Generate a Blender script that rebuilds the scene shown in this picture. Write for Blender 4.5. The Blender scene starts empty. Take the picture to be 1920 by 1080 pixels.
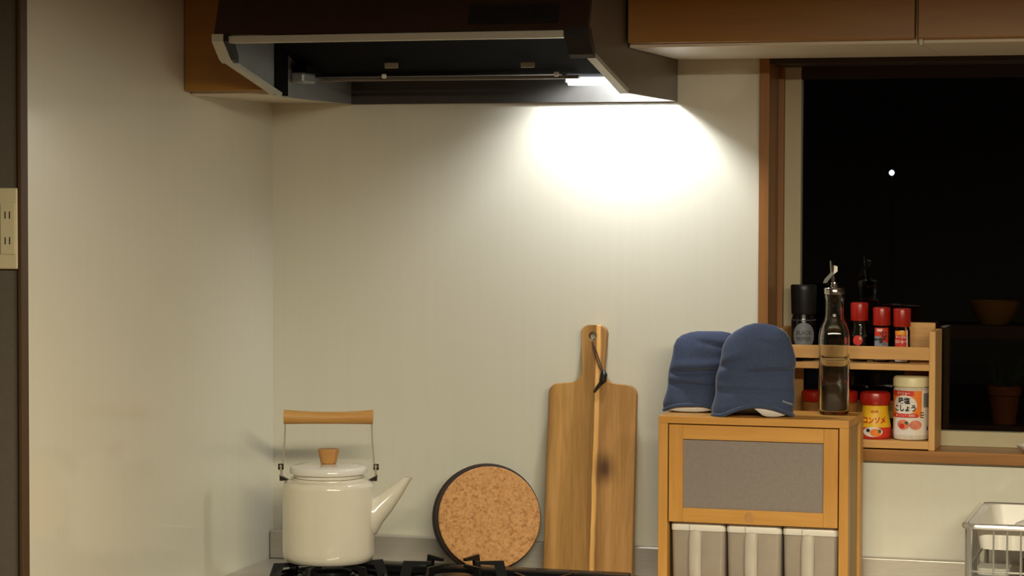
import bpy, bmesh, math, random
from mathutils import Matrix, Vector

S = bpy.context.scene
COL = S.collection
PI = math.pi

# ------------------------------------------------------------------ camera
CAM = Vector((1.6699, -4.0494, 1.4996))
YAW, PIT, ROL, FPX = 0.2919, 0.0381, 0.0028, 4504.5
_fw = Vector((-math.sin(YAW), math.cos(YAW), 0)); _rt = Vector((math.cos(YAW), math.sin(YAW), 0)); _up = Vector((0, 0, 1))
_f2 = _fw * math.cos(PIT) - _up * math.sin(PIT); _u2 = _up * math.cos(PIT) + _fw * math.sin(PIT)
_r3 = _rt * math.cos(ROL) + _u2 * math.sin(ROL); _u3 = _u2 * math.cos(ROL) - _rt * math.sin(ROL)
cd = bpy.data.cameras.new('camera'); cam = bpy.data.objects.new('camera', cd); COL.objects.link(cam)
cd.sensor_width = 36; cd.lens = FPX / 1920 * 36; cd.clip_start = 0.05; cd.clip_end = 100
cam.matrix_world = Matrix(((_r3.x, _u3.x, -_f2.x, CAM.x), (_r3.y, _u3.y, -_f2.y, CAM.y), (_r3.z, _u3.z, -_f2.z, CAM.z), (0, 0, 0, 1)))
S.camera = cam

# ------------------------------------------------------------------ world, light, exposure
w = bpy.data.worlds.new('night'); S.world = w; w.use_nodes = True
w.node_tree.nodes['Background'].inputs[0].default_value = (0.003, 0.0025, 0.003, 1)
w.node_tree.nodes['Background'].inputs[1].default_value = 0.10
S.view_settings.view_transform = 'Standard'; S.view_settings.look = 'None'
S.view_settings.exposure = 0.0; S.view_settings.gamma = 1.0
try: S.view_settings.use_curve_mapping = False
except Exception: pass
HOOD_LAMP = 9.0            # watts of the hood bulb
HOOD_COL = (0.95, 0.965, 1.0)
PENDANT_W = 114.0            # watts of the bar lamp
PENDANT_COL = (1.0, 0.90, 0.68)

# ------------------------------------------------------------------ materials
def lin(c):
    return tuple((x / 12.92 if x <= 0.04045 else ((x + 0.055) / 1.055) ** 2.4) for x in c)
def hexc(h):
    h = h.lstrip('#'); return lin(tuple(int(h[i:i + 2], 16) / 255 for i in (0, 2, 4))) + (1,)
MATS = {}
def base(name):
    m = bpy.data.materials.new(name); m.use_nodes = True; MATS[name] = m
    nt = m.node_tree; return m, nt, nt.nodes, nt.links, nt.nodes['Principled BSDF']
def simple(name, col, rough=0.5, metal=0.0, noise=0.06, nscale=40, bump=0.0, coat=0.0, trans=0.0, ior=1.45, spec=0.5, sheen=0.0, stretch=(1, 1, 1)):
    m, nt, N, L, B = base(name)
    c = hexc(col) if isinstance(col, str) else tuple(col) + (1,)
    B.inputs['Roughness'].default_value = rough; B.inputs['Metallic'].default_value = metal
    B.inputs['Coat Weight'].default_value = coat; B.inputs['Transmission Weight'].default_value = trans
    B.inputs['IOR'].default_value = ior; B.inputs['Specular IOR Level'].default_value = spec
    B.inputs['Sheen Weight'].default_value = sheen
    tc = N.new('ShaderNodeTexCoord'); mp = N.new('ShaderNodeMapping'); mp.inputs['Scale'].default_value = stretch
    nz = N.new('ShaderNodeTexNoise'); nz.inputs['Scale'].default_value = nscale; nz.inputs['Detail'].default_value = 4
    L.new(tc.outputs['Object'], mp.inputs[0]); L.new(mp.outputs[0], nz.inputs['Vector'])
    r = N.new('ShaderNodeValToRGB')
    r.color_ramp.elements[0].position = 0.3; r.color_ramp.elements[1].position = 0.7
    r.color_ramp.elements[0].color = tuple(x * (1 - noise) for x in c[:3]) + (1,)
    r.color_ramp.elements[1].color = tuple(min(1, x * (1 + noise)) for x in c[:3]) + (1,)
    L.new(nz.outputs['Fac'], r.inputs[0]); L.new(r.outputs[0], B.inputs['Base Color'])
    if bump:
        b = N.new('ShaderNodeBump'); b.inputs['Strength'].default_value = bump; b.inputs['Distance'].default_value = 0.002
        L.new(nz.outputs['Fac'], b.inputs['Height']); L.new(b.outputs[0], B.inputs['Normal'])
    return m
def wood(name, cols, rough=0.45, axis='Z', scale=30, stretch=0.06, coat=0.0, bump=0.05):
    m, nt, N, L, B = base(name)
    tc = N.new('ShaderNodeTexCoord'); mp = N.new('ShaderNodeMapping')
    sc = [1, 1, 1]; sc['XYZ'.index(axis)] = stretch
    mp.inputs['Scale'].default_value = sc
    L.new(tc.outputs['Object'], mp.inputs[0])
    n1 = N.new('ShaderNodeTexNoise'); n1.inputs['Scale'].default_value = scale; n1.inputs['Detail'].default_value = 6; n1.inputs['Distortion'].default_value = 1.2
    n2 = N.new('ShaderNodeTexNoise'); n2.inputs['Scale'].default_value = scale * 7; n2.inputs['Detail'].default_value = 3
    L.new(mp.outputs[0], n1.inputs['Vector']); L.new(mp.outputs[0], n2.inputs['Vector'])
    mx = N.new('ShaderNodeMath'); mx.operation = 'MULTIPLY_ADD'; mx.inputs[1].default_value = 0.3
    ad = N.new('ShaderNodeMath'); ad.operation = 'MULTIPLY'; ad.inputs[1].default_value = 0.7
    L.new(n1.outputs['Fac'], ad.inputs[0]); L.new(n2.outputs['Fac'], mx.inputs[0]); L.new(ad.outputs[0], mx.inputs[2])
    r = N.new('ShaderNodeValToRGB'); e = r.color_ramp.elements
    e[0].position = 0.32; e[1].position = 0.68; e[0].color = hexc(cols[0]); e[1].color = hexc(cols[-1])
    for i, c in enumerate(cols[1:-1]):
        x = r.color_ramp.elements.new(0.32 + 0.36 * (i + 1) / (len(cols) - 1)); x.color = hexc(c)
    L.new(mx.outputs[0], r.inputs[0]); L.new(r.outputs[0], B.inputs['Base Color'])
    B.inputs['Roughness'].default_value = rough; B.inputs['Coat Weight'].default_value = coat; B.inputs['Coat Roughness'].default_value = 0.25
    b = N.new('ShaderNodeBump'); b.inputs['Strength'].default_value = bump; b.inputs['Distance'].default_value = 0.001
    L.new(n2.outputs['Fac'], b.inputs['Height']); L.new(b.outputs[0], B.inputs['Normal'])
    return m
def emit(name, col, st):
    m, nt, N, L, B = base(name)
    B.inputs['Base Color'].default_value = (0.8, 0.8, 0.8, 1)
    B.inputs['Emission Color'].default_value = tuple(col) + (1,); B.inputs['Emission Strength'].default_value = st
    return m

M_PANEL = simple('kitchen_panel_white', '#D4D1C0', 0.30, noise=0.012, nscale=9, stretch=(9, 9, 0.25), coat=0.6)
MATS['kitchen_panel_white'].node_tree.nodes['Principled BSDF'].inputs['Coat Roughness'].default_value = 0.05
M_WALLPAPER = simple('grey_brown_wallpaper', '#5A5348', 0.8, noise=0.05, nscale=120, bump=0.15)
M_PLASTER = simple('room_plaster', '#6E6658', 0.85, noise=0.03, nscale=60, bump=0.1)
M_CEIL = simple('ceiling_plaster', '#8F8674', 0.9, noise=0.03, nscale=60)
M_FLOOR = wood('floor_oak', ['#5a3b20', '#7a5430'], 0.5, 'Y', 14, 0.1)
M_CASING = wood('window_casing_wood', ['#74491A', '#865620', '#926028'], 0.45, 'Z', 26, 0.05, coat=0.1)
M_SILL = wood('window_sill_wood', ['#865724', '#96642B', '#A27034'], 0.4, 'X', 26, 0.05, coat=0.15)
M_SASH = simple('cream_sash', '#B5AA8A', 0.45, noise=0.02)
M_DARKRAIL = simple('dark_brown_rail', '#2A1C16', 0.5)
M_CABDOOR = wood('cabinet_door_veneer', ['#8A5C14', '#97681A', '#A2721F'], 0.42, 'X', 12, 0.06, coat=0.08, bump=0.02)
M_CABBODY = simple('cabinet_cream_board', '#D2CAB4', 0.4, noise=0.02)
M_STEEL = simple('stainless_steel', '#C2BCB0', 0.38, 0.55, 0.06, 25, stretch=(1, 12, 12))
M_STEEL_B = simple('bright_steel', '#C9C6BE', 0.18, 1.0, 0.03, 30)
M_CHROME = simple('chrome', '#D2CFC8', 0.16, 0.7, 0.02, 30)
M_HOODFRONT = simple('hood_front_brown', '#33211A', 0.28, 0.0, 0.05, 10, coat=0.3)
M_HOODSIDE = simple('hood_side_taupe', '#6E655A', 0.4, 0.3, 0.04, 10)
M_HOODTRIM = simple('hood_trim_grey', '#B6B4A6', 0.4, 0.2, 0.04, 20)
M_HOODIN = simple('hood_inner_grey', '#8C9090', 0.38, 0.4, 0.05, 20)
M_BLACKP = simple('black_plastic', '#131313', 0.4, noise=0.1)
M_FILTER = simple('filter_black', '#030303', 0.9, 0.0, 0.2, 200, spec=0.1)
M_LAMP = emit('hood_lamp_glow', HOOD_COL, 6.0)
M_LENS = emit('lamp_cover_glow', HOOD_COL, 4.0)
M_HOODDARK = simple('hood_rear_grey', '#3E3C38', 0.5, 0.2, 0.05, 20)
M_WHITEPL = simple('white_plastic', '#DDD8CC', 0.35, noise=0.02)
M_CREAMPL = simple('cream_plastic', '#C9BF9C', 0.4, noise=0.02)
M_SLOT = simple('dark_slot', '#26221A', 0.7)
M_GLASSTOP = simple('black_glass', '#0A0A0B', 0.12, noise=0.1, coat=0.5)
M_IRON = simple('black_enamel_iron', '#0C0C0D', 0.35, noise=0.2, nscale=150, bump=0.05)
M_BURNER = simple('burner_grey', '#5C5850', 0.4, 0.8, 0.1, 60)
M_ENAMEL = simple('kettle_enamel', '#D9D2BE', 0.16, noise=0.015, coat=0.4)
M_ENAMEL_L = simple('kettle_lid_enamel', '#DCD8CE', 0.14, noise=0.015, coat=0.4)
M_GRIP = wood('kettle_wood', ['#B4813E', '#C0904C', '#CA9C5A'], 0.5, 'X', 40, 0.08)
M_KNOB = wood('knob_wood', ['#A8743C', '#B8864A', '#C29256'], 0.5, 'Z', 40, 0.2)
M_WIRE = simple('wire_steel', '#B9B2A2', 0.3, 0.5, 0.05)
M_DARKMETAL = simple('dark_metal', '#3A332B', 0.4, 0.8)
M_CORKSIDE = simple('dark_cork_rim', '#2C2019', 0.7, noise=0.3, nscale=300, bump=0.2)
M_CORD = simple('leather_cord', '#4A2E1C', 0.6)
M_PINE = wood('box_pine', ['#B98034', '#C68F42', '#D09C50'], 0.45, 'Z', 22, 0.07, coat=0.1)
M_PINEH = wood('box_pine_horizontal', ['#B98034', '#C68F42', '#D09C50'], 0.45, 'X', 22, 0.07, coat=0.1)
M_PINE_IN = wood('box_pine_inside', ['#A88A58', '#B3955F'], 0.6, 'Z', 22, 0.1)
M_FROST = simple('frosted_grey_panel', '#867C74', 0.45, noise=0.05, nscale=160, bump=0.1)
M_RACK = wood('rack_wood', ['#B78546', '#C69554', '#D0A262'], 0.5, 'X', 26, 0.06)
M_RACKV = wood('rack_wood_vertical', ['#B78546', '#C69554', '#D0A262'], 0.5, 'Z', 26, 0.06)
M_CANISTER = simple('milky_plastic', '#B3A594', 0.30, noise=0.08, nscale=25, coat=0.3, trans=0.25)
M_HANDLEPL = simple('translucent_handle', '#BDB3A4', 0.3, noise=0.03, coat=0.2)
M_NAVY = None
M_LINING = simple('mitt_lining_white', '#D8D4CA', 0.9, noise=0.04, nscale=200, bump=0.2)
M_OIL = simple('dark_soy_liquid', '#1C0E04', 0.4, noise=0.1, spec=0.1)
M_REDCAP = simple('red_cap', '#9C190B', 0.35, noise=0.03, coat=0.2)
M_JARBLACK = simple('black_jar', '#0E0E10', 0.22, noise=0.1, coat=0.4)
M_LBLGREY = simple('label_grey', '#7D8288', 0.6, noise=0.03)
M_INKDARK = simple('ink_black', '#17130F', 0.6)
M_INKGREY = simple('ink_grey', '#4C5056', 0.6)
M_INKRED = simple('ink_red', '#B7261A', 0.5)
M_INKWHITE = simple('ink_white', '#E6DFD2', 0.5)
M_LBLRED = simple('label_red', '#C4301E', 0.5, noise=0.03)
M_LBLORANGE = simple('label_orange', '#E07A24', 0.5, noise=0.05)
M_LBLYELLOW = simple('label_yellow', '#E0AE1E', 0.45, noise=0.04)
M_LBLWHITE = simple('label_white', '#D8D0C4', 0.5, noise=0.02)
M_LBLPINK = simple('label_pink', '#CF7A5C', 0.5, noise=0.3, nscale=90)
M_GREEN = simple('label_green', '#3E5A2A', 0.5)
M_CREAMLID = simple('cream_lid', '#DCD2A4', 0.4, noise=0.02, coat=0.15)
M_SPICE = simple('brown_spice', '#33231A', 0.7, noise=0.4, nscale=300)
M_SPICERED = simple('red_spice', '#6E2A16', 0.7, noise=0.4, nscale=300)
M_SPICEGREEN = simple('grey_green_spice', '#6A6448', 0.7, noise=0.4, nscale=300)
M_SALT = simple('pale_seasoning', '#C9BFAE', 0.7, noise=0.15, nscale=300)
M_AMBER = simple('amber_granules', '#8A5A24', 0.6, noise=0.3, nscale=300)
M_TERRA = simple('terracotta', '#A85E30', 0.7, noise=0.1)
M_LEAF = simple('leaf_green', '#4E5A2A', 0.6, noise=0.2)
M_DARKWOOD = wood('dark_shelf_wood', ['#4A2A14', '#5E381C'], 0.5, 'X', 20, 0.08)
M_BOWL = simple('yellow_wooden_bowl', '#B9822F', 0.5, noise=0.1)
M_SHADE = simple('lamp_shade_metal', '#C9C2B4', 0.4, 0.1)
M_BULB = emit('bulb_glow', PENDANT_COL, 14.0)
M_STREET = emit('street_light_glow', (0.75, 0.9, 1.0), 8.0)

def clear_glass(name, tint=(0.97, 0.98, 0.97), ior=1.45, gloss=0.03):
    m, nt, N, L, B = base(name); N.remove(B)
    tr = N.new('ShaderNodeBsdfTransparent'); tr.inputs[0].default_value = tint + (1,)
    gl = N.new('ShaderNodeBsdfGlossy'); gl.inputs['Roughness'].default_value = gloss
    fr = N.new('ShaderNodeFresnel'); fr.inputs[0].default_value = ior
    mx = N.new('ShaderNodeMixShader'); L.new(fr.outputs[0], mx.inputs[0]); L.new(tr.outputs[0], mx.inputs[1]); L.new(gl.outputs[0], mx.inputs[2])
    L.new(mx.outputs[0], N['Material Output'].inputs[0]); return m
M_PANE = clear_glass('window_glass', (0.93, 0.95, 0.94), 1.5, 0.0)
M_JARGLASS = clear_glass('jar_glass', (0.93, 0.94, 0.92), 1.5, 0.03)
M_BOTTLE = simple('bottle_glass', (0.94, 0.96, 0.93), 0.02, trans=1.0, noise=0.0, ior=1.46)

def navy():
    m, nt, N, L, B = base('navy_cotton')
    tc = N.new('ShaderNodeTexCoord')
    wv = N.new('ShaderNodeTexNoise'); wv.inputs['Scale'].default_value = 900; wv.inputs['Detail'].default_value = 2
    nz = N.new('ShaderNodeTexNoise'); nz.inputs['Scale'].default_value = 22; nz.inputs['Detail'].default_value = 5
    L.new(tc.outputs['Object'], wv.inputs['Vector']); L.new(tc.outputs['Object'], nz.inputs['Vector'])
    r = N.new('ShaderNodeValToRGB'); r.color_ramp.elements[0].color = hexc('#29334B'); r.color_ramp.elements[1].color = hexc('#414F6E')
    r.color_ramp.elements[0].position = 0.3; r.color_ramp.elements[1].position = 0.75
    L.new(wv.outputs['Fac'], r.inputs[0]); L.new(r.outputs[0], B.inputs['Base Color'])
    B.inputs['Roughness'].default_value = 0.9; B.inputs['Sheen Weight'].default_value = 0.25; B.inputs['Sheen Roughness'].default_value = 0.4
    b = N.new('ShaderNodeBump'); b.inputs['Strength'].default_value = 0.5; b.inputs['Distance'].default_value = 0.004
    L.new(nz.outputs['Fac'], b.inputs['Height']); L.new(b.outputs[0], B.inputs['Normal']); return m
M_NAVY = navy()

def cork():
    m, nt, N, L, B = base('cork_granules')
    tc = N.new('ShaderNodeTexCoord')
    v = N.new('ShaderNodeTexVoronoi'); v.inputs['Scale'].default_value = 260
    n = N.new('ShaderNodeTexNoise'); n.inputs['Scale'].default_value = 90; n.inputs['Detail'].default_value = 6
    L.new(tc.outputs['Object'], v.inputs['Vector']); L.new(tc.outputs['Object'], n.inputs['Vector'])
    sp = N.new('ShaderNodeSeparateColor'); L.new(v.outputs['Color'], sp.inputs[0])
    a = N.new('ShaderNodeMath'); a.operation = 'MULTIPLY_ADD'; a.inputs[1].default_value = 0.45
    h = N.new('ShaderNodeMath'); h.operation = 'MULTIPLY'; h.inputs[1].default_value = 0.55
    L.new(n.outputs['Fac'], h.inputs[0]); L.new(sp.outputs[0], a.inputs[0]); L.new(h.outputs[0], a.inputs[2])
    r = N.new('ShaderNodeValToRGB'); e = r.color_ramp.elements
    e[0].position = 0.10; e[0].color = hexc('#8A5A30'); e[1].position = 0.85; e[1].color = hexc('#D2A06A')
    x = e.new(0.4); x.color = hexc('#BC8850')
    L.new(a.outputs[0], r.inputs[0]); L.new(r.outputs[0], B.inputs['Base Color']); B.inputs['Roughness'].default_value = 0.85
    b = N.new('ShaderNodeBump'); b.inputs['Strength'].default_value = 0.3; b.inputs['Distance'].default_value = 0.001
    L.new(a.outputs[0], b.inputs['Height']); L.new(b.outputs[0], B.inputs['Normal']); return m
M_CORK = cork()

def acacia():
    """cutting board: long grain in local Z, pale sapwood streak and a knot of its own"""
    m, nt, N, L, B = base('acacia_board')
    tc = N.new('ShaderNodeTexCoord'); mp = N.new('ShaderNodeMapping'); mp.inputs['Scale'].default_value = (1, 1, 0.07)
    L.new(tc.outputs['Object'], mp.inputs[0])
    n1 = N.new('ShaderNodeTexNoise'); n1.inputs['Scale'].default_value = 42; n1.inputs['Detail'].default_value = 5; n1.inputs['Distortion'].default_value = 0.8
    n2 = N.new('ShaderNodeTexNoise'); n2.inputs['Scale'].default_value = 260; n2.inputs['Detail'].default_value = 3
    L.new(mp.outputs[0], n1.inputs['Vector']); L.new(mp.outputs[0], n2.inputs['Vector'])
    s = N.new('ShaderNodeMath'); s.operation = 'MULTIPLY_ADD'; s.inputs[1].default_value = 0.25
    s0 = N.new('ShaderNodeMath'); s0.operation = 'MULTIPLY'; s0.inputs[1].default_value = 0.75
    L.new(n1.outputs['Fac'], s0.inputs[0]); L.new(n2.outputs['Fac'], s.inputs[0]); L.new(s0.outputs[0], s.inputs[2])
    r = N.new('ShaderNodeValToRGB'); e = r.color_ramp.elements
    e[0].position = 0.3; e[0].color = hexc('#8E6530'); e[1].position = 0.7; e[1].color = hexc('#C79A5E')
    x = e.new(0.5); x.color = hexc('#AB8044')
    L.new(s.outputs[0], r.inputs[0])
    sx = N.new('ShaderNodeSeparateXYZ'); L.new(tc.outputs['Object'], sx.inputs[0])
    # wobble the x coordinate a little along the length
    nw = N.new('ShaderNodeTexNoise'); nw.inputs['Scale'].default_value = 9; nw.noise_dimensions = '1D'; L.new(sx.outputs['Z'], nw.inputs['W'])
    wob = N.new('ShaderNodeMath'); wob.operation = 'MULTIPLY_ADD'; wob.inputs[1].default_value = 0.006; L.new(nw.outputs['Fac'], wob.inputs[0]); L.new(sx.outputs['X'], wob.inputs[2])
    st = N.new('ShaderNodeMapRange'); st.inputs['From Min'].default_value = -0.085; st.inputs['From Max'].default_value = 0.085
    L.new(wob.outputs[0], st.inputs['Value'])
    rs = N.new('ShaderNodeValToRGB'); q = rs.color_ramp.elements
    q[0].position = 0.0; q[0].color = (0.62, 0.6, 0.55, 1); q[1].position = 1.0; q[1].color = (0.9, 0.85, 0.8, 1)
    for p, c in ((0.06, (0.7, 0.66, 0.6, 1)), (0.14, (1.05, 1.03, 0.95, 1)), (0.42, (0.95, 0.95, 0.9, 1)), (0.525, (0.72, 0.66, 0.55, 1)), (0.54, (0.55, 0.48, 0.4, 1)),
                 (0.55, (1.75, 1.8, 1.9, 1)), (0.585, (1.75, 1.8, 1.85, 1)), (0.60, (0.72, 0.66, 0.62, 1)), (0.7, (0.9, 0.84, 0.8, 1)), (0.85, (1.0, 0.95, 0.9, 1))):
        y = q.new(p); y.color = c
    L.new(st.outputs[0], rs.inputs[0])
    mu = N.new('ShaderNodeMix'); mu.data_type = 'RGBA'; mu.blend_type = 'MULTIPLY'; mu.inputs[0].default_value = 1
    L.new(r.outputs[0], mu.inputs[6]); L.new(rs.outputs[0], mu.inputs[7])
    # knot
    vs = N.new('ShaderNodeVectorMath'); vs.operation = 'SUBTRACT'; vs.inputs[1].default_value = (0.026, 0, 0.187); L.new(tc.outputs['Object'], vs.inputs[0])
    vm = N.new('ShaderNodeVectorMath'); vm.operation = 'MULTIPLY'; vm.inputs[1].default_value = (1, 0, 0.62); L.new(vs.outputs[0], vm.inputs[0])
    ln = N.new('ShaderNodeVectorMath'); ln.operation = 'LENGTH'; L.new(vm.outputs[0], ln.inputs[0])
    kn = N.new('ShaderNodeMath'); kn.operation = 'MULTIPLY_ADD'; kn.inputs[1].default_value = 0.012; L.new(n1.outputs['Fac'], kn.inputs[0]); L.new(ln.outputs['Value'], kn.inputs[2])
    rk = N.new('ShaderNodeValToRGB'); k = rk.color_ramp.elements
    k[0].position = 0.012; k[0].color = (0.22, 0.16, 0.11, 1); k[1].position = 0.030; k[1].color = (1, 1, 1, 1)
    L.new(kn.outputs[0], rk.inputs[0])
    mk = N.new('ShaderNodeMix'); mk.data_type = 'RGBA'; mk.blend_type = 'MULTIPLY'; mk.inputs[0].default_value = 1
    L.new(mu.outputs[2], mk.inputs[6]); L.new(rk.outputs[0], mk.inputs[7])
    L.new(mk.outputs[2], B.inputs['Base Color']); B.inputs['Roughness'].default_value = 0.5
    return m
M_ACACIA = acacia()

# ------------------------------------------------------------------ mesh helpers
def link(o, parent=None):
    COL.objects.link(o)
    if parent is not None: o.parent = parent
    return o
def tag(o, label=None, cat=None, group=None, kind=None):
    if label: o['label'] = label
    if cat: o['category'] = cat
    if group: o['group'] = group
    if kind: o['kind'] = kind
    return o
def thing(name, label, cat, loc=(0, 0, 0), rz=0, group=None, kind=None):
    o = bpy.data.objects.new(name, None); o.empty_display_size = 0.03
    o.location = loc; o.rotation_euler = (0, 0, rz); link(o); return tag(o, label, cat, group, kind)
class MB:
    def __init__(s): s.bm = bmesh.new()
    def box(s, x0, x1, y0, y1, z0, z1, bev=0.0, seg=2):
        t = bmesh.new(); bmesh.ops.create_cube(t, size=1)
        for v in t.verts: v.co = Vector(((x0 + x1) / 2 + v.co.x * (x1 - x0), (y0 + y1) / 2 + v.co.y * (y1 - y0), (z0 + z1) / 2 + v.co.z * (z1 - z0)))
        if bev: bmesh.ops.bevel(t, geom=list(t.edges), offset=bev, segments=seg, affect='EDGES', profile=0.5)
        return s._merge(t)
    def _merge(s, t):
        me = bpy.data.meshes.new('tmp'); t.to_mesh(me); t.free(); s.bm.from_mesh(me); bpy.data.meshes.remove(me); return s
    def lathe(s, prof, seg=40, cx=0, cy=0, close=True, a0=0.0, a1=2 * PI):
        full = abs(a1 - a0 - 2 * PI) < 1e-6; n = seg if full else seg + 1
        rings = []
        for r, z in prof:
            if r < 1e-6: rings.append([s.bm.verts.new((cx, cy, z))])
            else: rings.append([s.bm.verts.new((cx + r * math.cos(a0 + (a1 - a0) * i / seg), cy + r * math.sin(a0 + (a1 - a0) * i / seg), z)) for i in range(n)])
        for A, Bq in zip(rings, rings[1:]):
            m = max(len(A), len(Bq))
            for i in range(m if full else m - 1):
                j = (i + 1) % m
                if len(A) == 1: s.bm.faces.new((A[0], Bq[j], Bq[i]))
                elif len(Bq) == 1: s.bm.faces.new((A[i], A[j], Bq[0]))
                else: s.bm.faces.new((A[i], A[j], Bq[j], Bq[i]))
        return s
    def loft(s, rings, cap=True):
        R = [[s.bm.verts.new(p) for p in r] for r in rings]; n = len(R[0])
        for A, Bq in zip(R, R[1:]):
            for i in range(n): s.bm.faces.new((A[i], A[(i + 1) % n], Bq[(i + 1) % n], Bq[i]))
        if cap: s.bm.faces.new(list(reversed(R[0]))); s.bm.faces.new(R[-1])
        return s
    def tube(s, pts, r, seg=8, closed=False, cap=True):
        pts = [Vector(p) for p in pts]; n = len(pts); rings = []
        rs = r if isinstance(r, (list, tuple)) else [r] * n
        up = None
        for i, p in enumerate(pts):
            a = pts[(i - 1) % n] if (i or closed) else p; b = pts[(i + 1) % n] if (i < n - 1 or closed) else p
            d = (b - a).normalized()
            if up is None: up = Vector((0, 0, 1)) if abs(d.z) < 0.9 else Vector((1, 0, 0))
            sd = d.cross(up)
            if sd.length < 1e-4: sd = d.cross(Vector((0, 1, 0.2)))
            sd.normalize(); u = sd.cross(d).normalized(); up = u
            rings.append([p + (sd * math.cos(2 * PI * k / seg) + u * math.sin(2 * PI * k / seg)) * rs[i] for k in range(seg)])
        if closed:
            R = [[s.bm.verts.new(q) for q in g] for g in rings]
            for i in range(n):
                A, Bq = R[i], R[(i + 1) % n]
                for k in range(seg): s.bm.faces.new((A[k], A[(k + 1) % seg], Bq[(k + 1) % seg], Bq[k]))
        else: s.loft(rings, cap)
        return s
    def prism(s, poly, axis, a, b):
        """extrude a 2-D polygon along an axis; poly in the two other axes (order xyz without axis)"""
        def P(u, v, t): return {'X': (t, u, v), 'Y': (u, t, v), 'Z': (u, v, t)}[axis]
        A = [s.bm.verts.new(P(u, v, a)) for u, v in poly]; Bq = [s.bm.verts.new(P(u, v, b)) for u, v in poly]
        s.bm.faces.new(A); s.bm.faces.new(list(reversed(Bq)))
        for i in range(len(A)): s.bm.faces.new((A[i], Bq[i], Bq[(i + 1) % len(A)], A[(i + 1) % len(A)]))
        return s
    def build(s, name, mat, parent=None, smooth=False, loc=None, ang=35):
        bmesh.ops.recalc_face_normals(s.bm, faces=list(s.bm.faces))
        me = bpy.data.meshes.new(name)
        if smooth:
            for f in s.bm.faces: f.smooth = True
            for e in s.bm.edges:
                if len(e.link_faces) == 2 and e.calc_face_angle(0) > math.radians(ang): e.smooth = False
        s.bm.to_mesh(me); s.bm.free(); me.materials.append(mat)
        o = bpy.data.objects.new(name, me)
        if loc: o.location = loc
        return link(o, parent)
def struct(o, label=None, cat=None): return tag(o, label, cat, kind='structure')

_fc = None
def text_geo(body, size, bold=0.0):
    cu = bpy.data.curves.new('txt', 'FONT'); cu.body = body; cu.size = size; cu.align_x = 'CENTER'; cu.align_y = 'CENTER'; cu.offset = bold; cu.resolution_u = 3
    o = bpy.data.objects.new('txt', cu); COL.objects.link(o)
    bpy.context.view_layer.update()
    me = bpy.data.meshes.new_from_object(o.evaluated_get(bpy.context.evaluated_depsgraph_get()))
    V = [v.co.copy() for v in me.vertices]; F = [list(p.vertices) for p in me.polygons]
    bpy.data.objects.remove(o); bpy.data.curves.remove(cu); bpy.data.meshes.remove(me)
    return V, F
def raw(name, V, F, mat, parent):
    me = bpy.data.meshes.new(name); me.from_pydata([tuple(v) for v in V], [], F); me.update(); me.materials.append(mat)
    return link(bpy.data.objects.new(name, me), parent)
def text_on_cyl(name, body, size, r, ang, z, mat, parent, sx=1.0, bold=0.0):
    """lettering wrapped on a vertical cylinder; ang 0 = local -Y"""
    V, F = text_geo(body, size, bold)
    Q = []
    for v in V:
        a = ang + v.x * sx / r
        Q.append((r * math.sin(a), -r * math.cos(a), z + v.y))
    return raw(name, Q, F, mat, parent)
def patch(name, prof, a0, a1, mat, parent, off=0.0, n=14):
    """curved label patch on a lathe profile [(r,z),...], ang 0 = local -Y"""
    V = []; F = []; m = len(prof)
    for i in range(n + 1):
        a = a0 + (a1 - a0) * i / n
        for r, z in prof: V.append(((r + off) * math.sin(a), -(r + off) * math.cos(a), z))
    for i in range(n):
        for j in range(m - 1): F.append([i * m + j, (i + 1) * m + j, (i + 1) * m + j + 1, i * m + j + 1])
    return raw(name, V, F, mat, parent)
def oval_patch(name, r, ang, z, ha, hz, mat, parent, n=28, power=2.0):
    V = [(r * math.sin(ang), -r * math.cos(ang), z)]
    RR = (0.12, 0.25, 0.4, 0.55, 0.7, 0.85, 1.0)
    for rr in RR:
        for i in range(n):
            t = 2 * PI * i / n; c, s_ = math.cos(t), math.sin(t)
            a = ang + ha * rr * abs(c) ** (2 / power) * (1 if c > 0 else -1)
            V.append((r * math.sin(a), -r * math.cos(a), z + hz * rr * abs(s_) ** (2 / power) * (1 if s_ > 0 else -1)))
    F = [[0, 1 + i, 1 + (i + 1) % n] for i in range(n)] + [[1 + q * n + i, 1 + (q + 1) * n + i, 1 + (q + 1) * n + (i + 1) % n, 1 + q * n + (i + 1) % n] for q in range(len(RR) - 1) for i in range(n)]
    return raw(name, V, F, mat, parent)

# ------------------------------------------------------------------ the room
ZC = 0.842                    # counter top
WX0, WX1, WZ0, WZ1 = 0.894, 2.30, 1.056, 1.75      # window opening
struct(MB().box(-1.6, 3.8, -6.0, 0.0, -0.1, 0.0).build('floor', M_FLOOR))
struct(MB().box(-1.6, 3.8, -6.0, 0.12, 2.40, 2.5).build('ceiling', M_CEIL))
b = MB().box(-0.12, WX0, 0, 0.12, 0, 2.40).box(WX1, 3.8, 0, 0.12, 0, 2.40).box(WX0, WX1, 0, 0.12, 0, WZ0).box(WX0, WX1, 0, 0.12, WZ1, 2.40)
struct(b.build('wall_back', M_PANEL))
struct(MB().box(-0.12, 0, -0.934, 0, 0, 2.40).build('wall_left', M_PANEL))
struct(MB().box(-1.6, -0.004, -0.94, -0.934, 0, 2.40).build('wall_side_return', M_WALLPAPER))
struct(MB().box(-1.6, -1.5, -6.0, -0.94, 0, 2.40).build('wall_far_left', M_PLASTER))
struct(MB().box(3.7, 3.8, -6.0, 0, 0, 2.40).build('wall_right', M_PLASTER))
struct(MB().box(-1.5, 3.7, -6.0, -5.9, 0, 2.40).build('wall_front', M_PLASTER))
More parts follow.
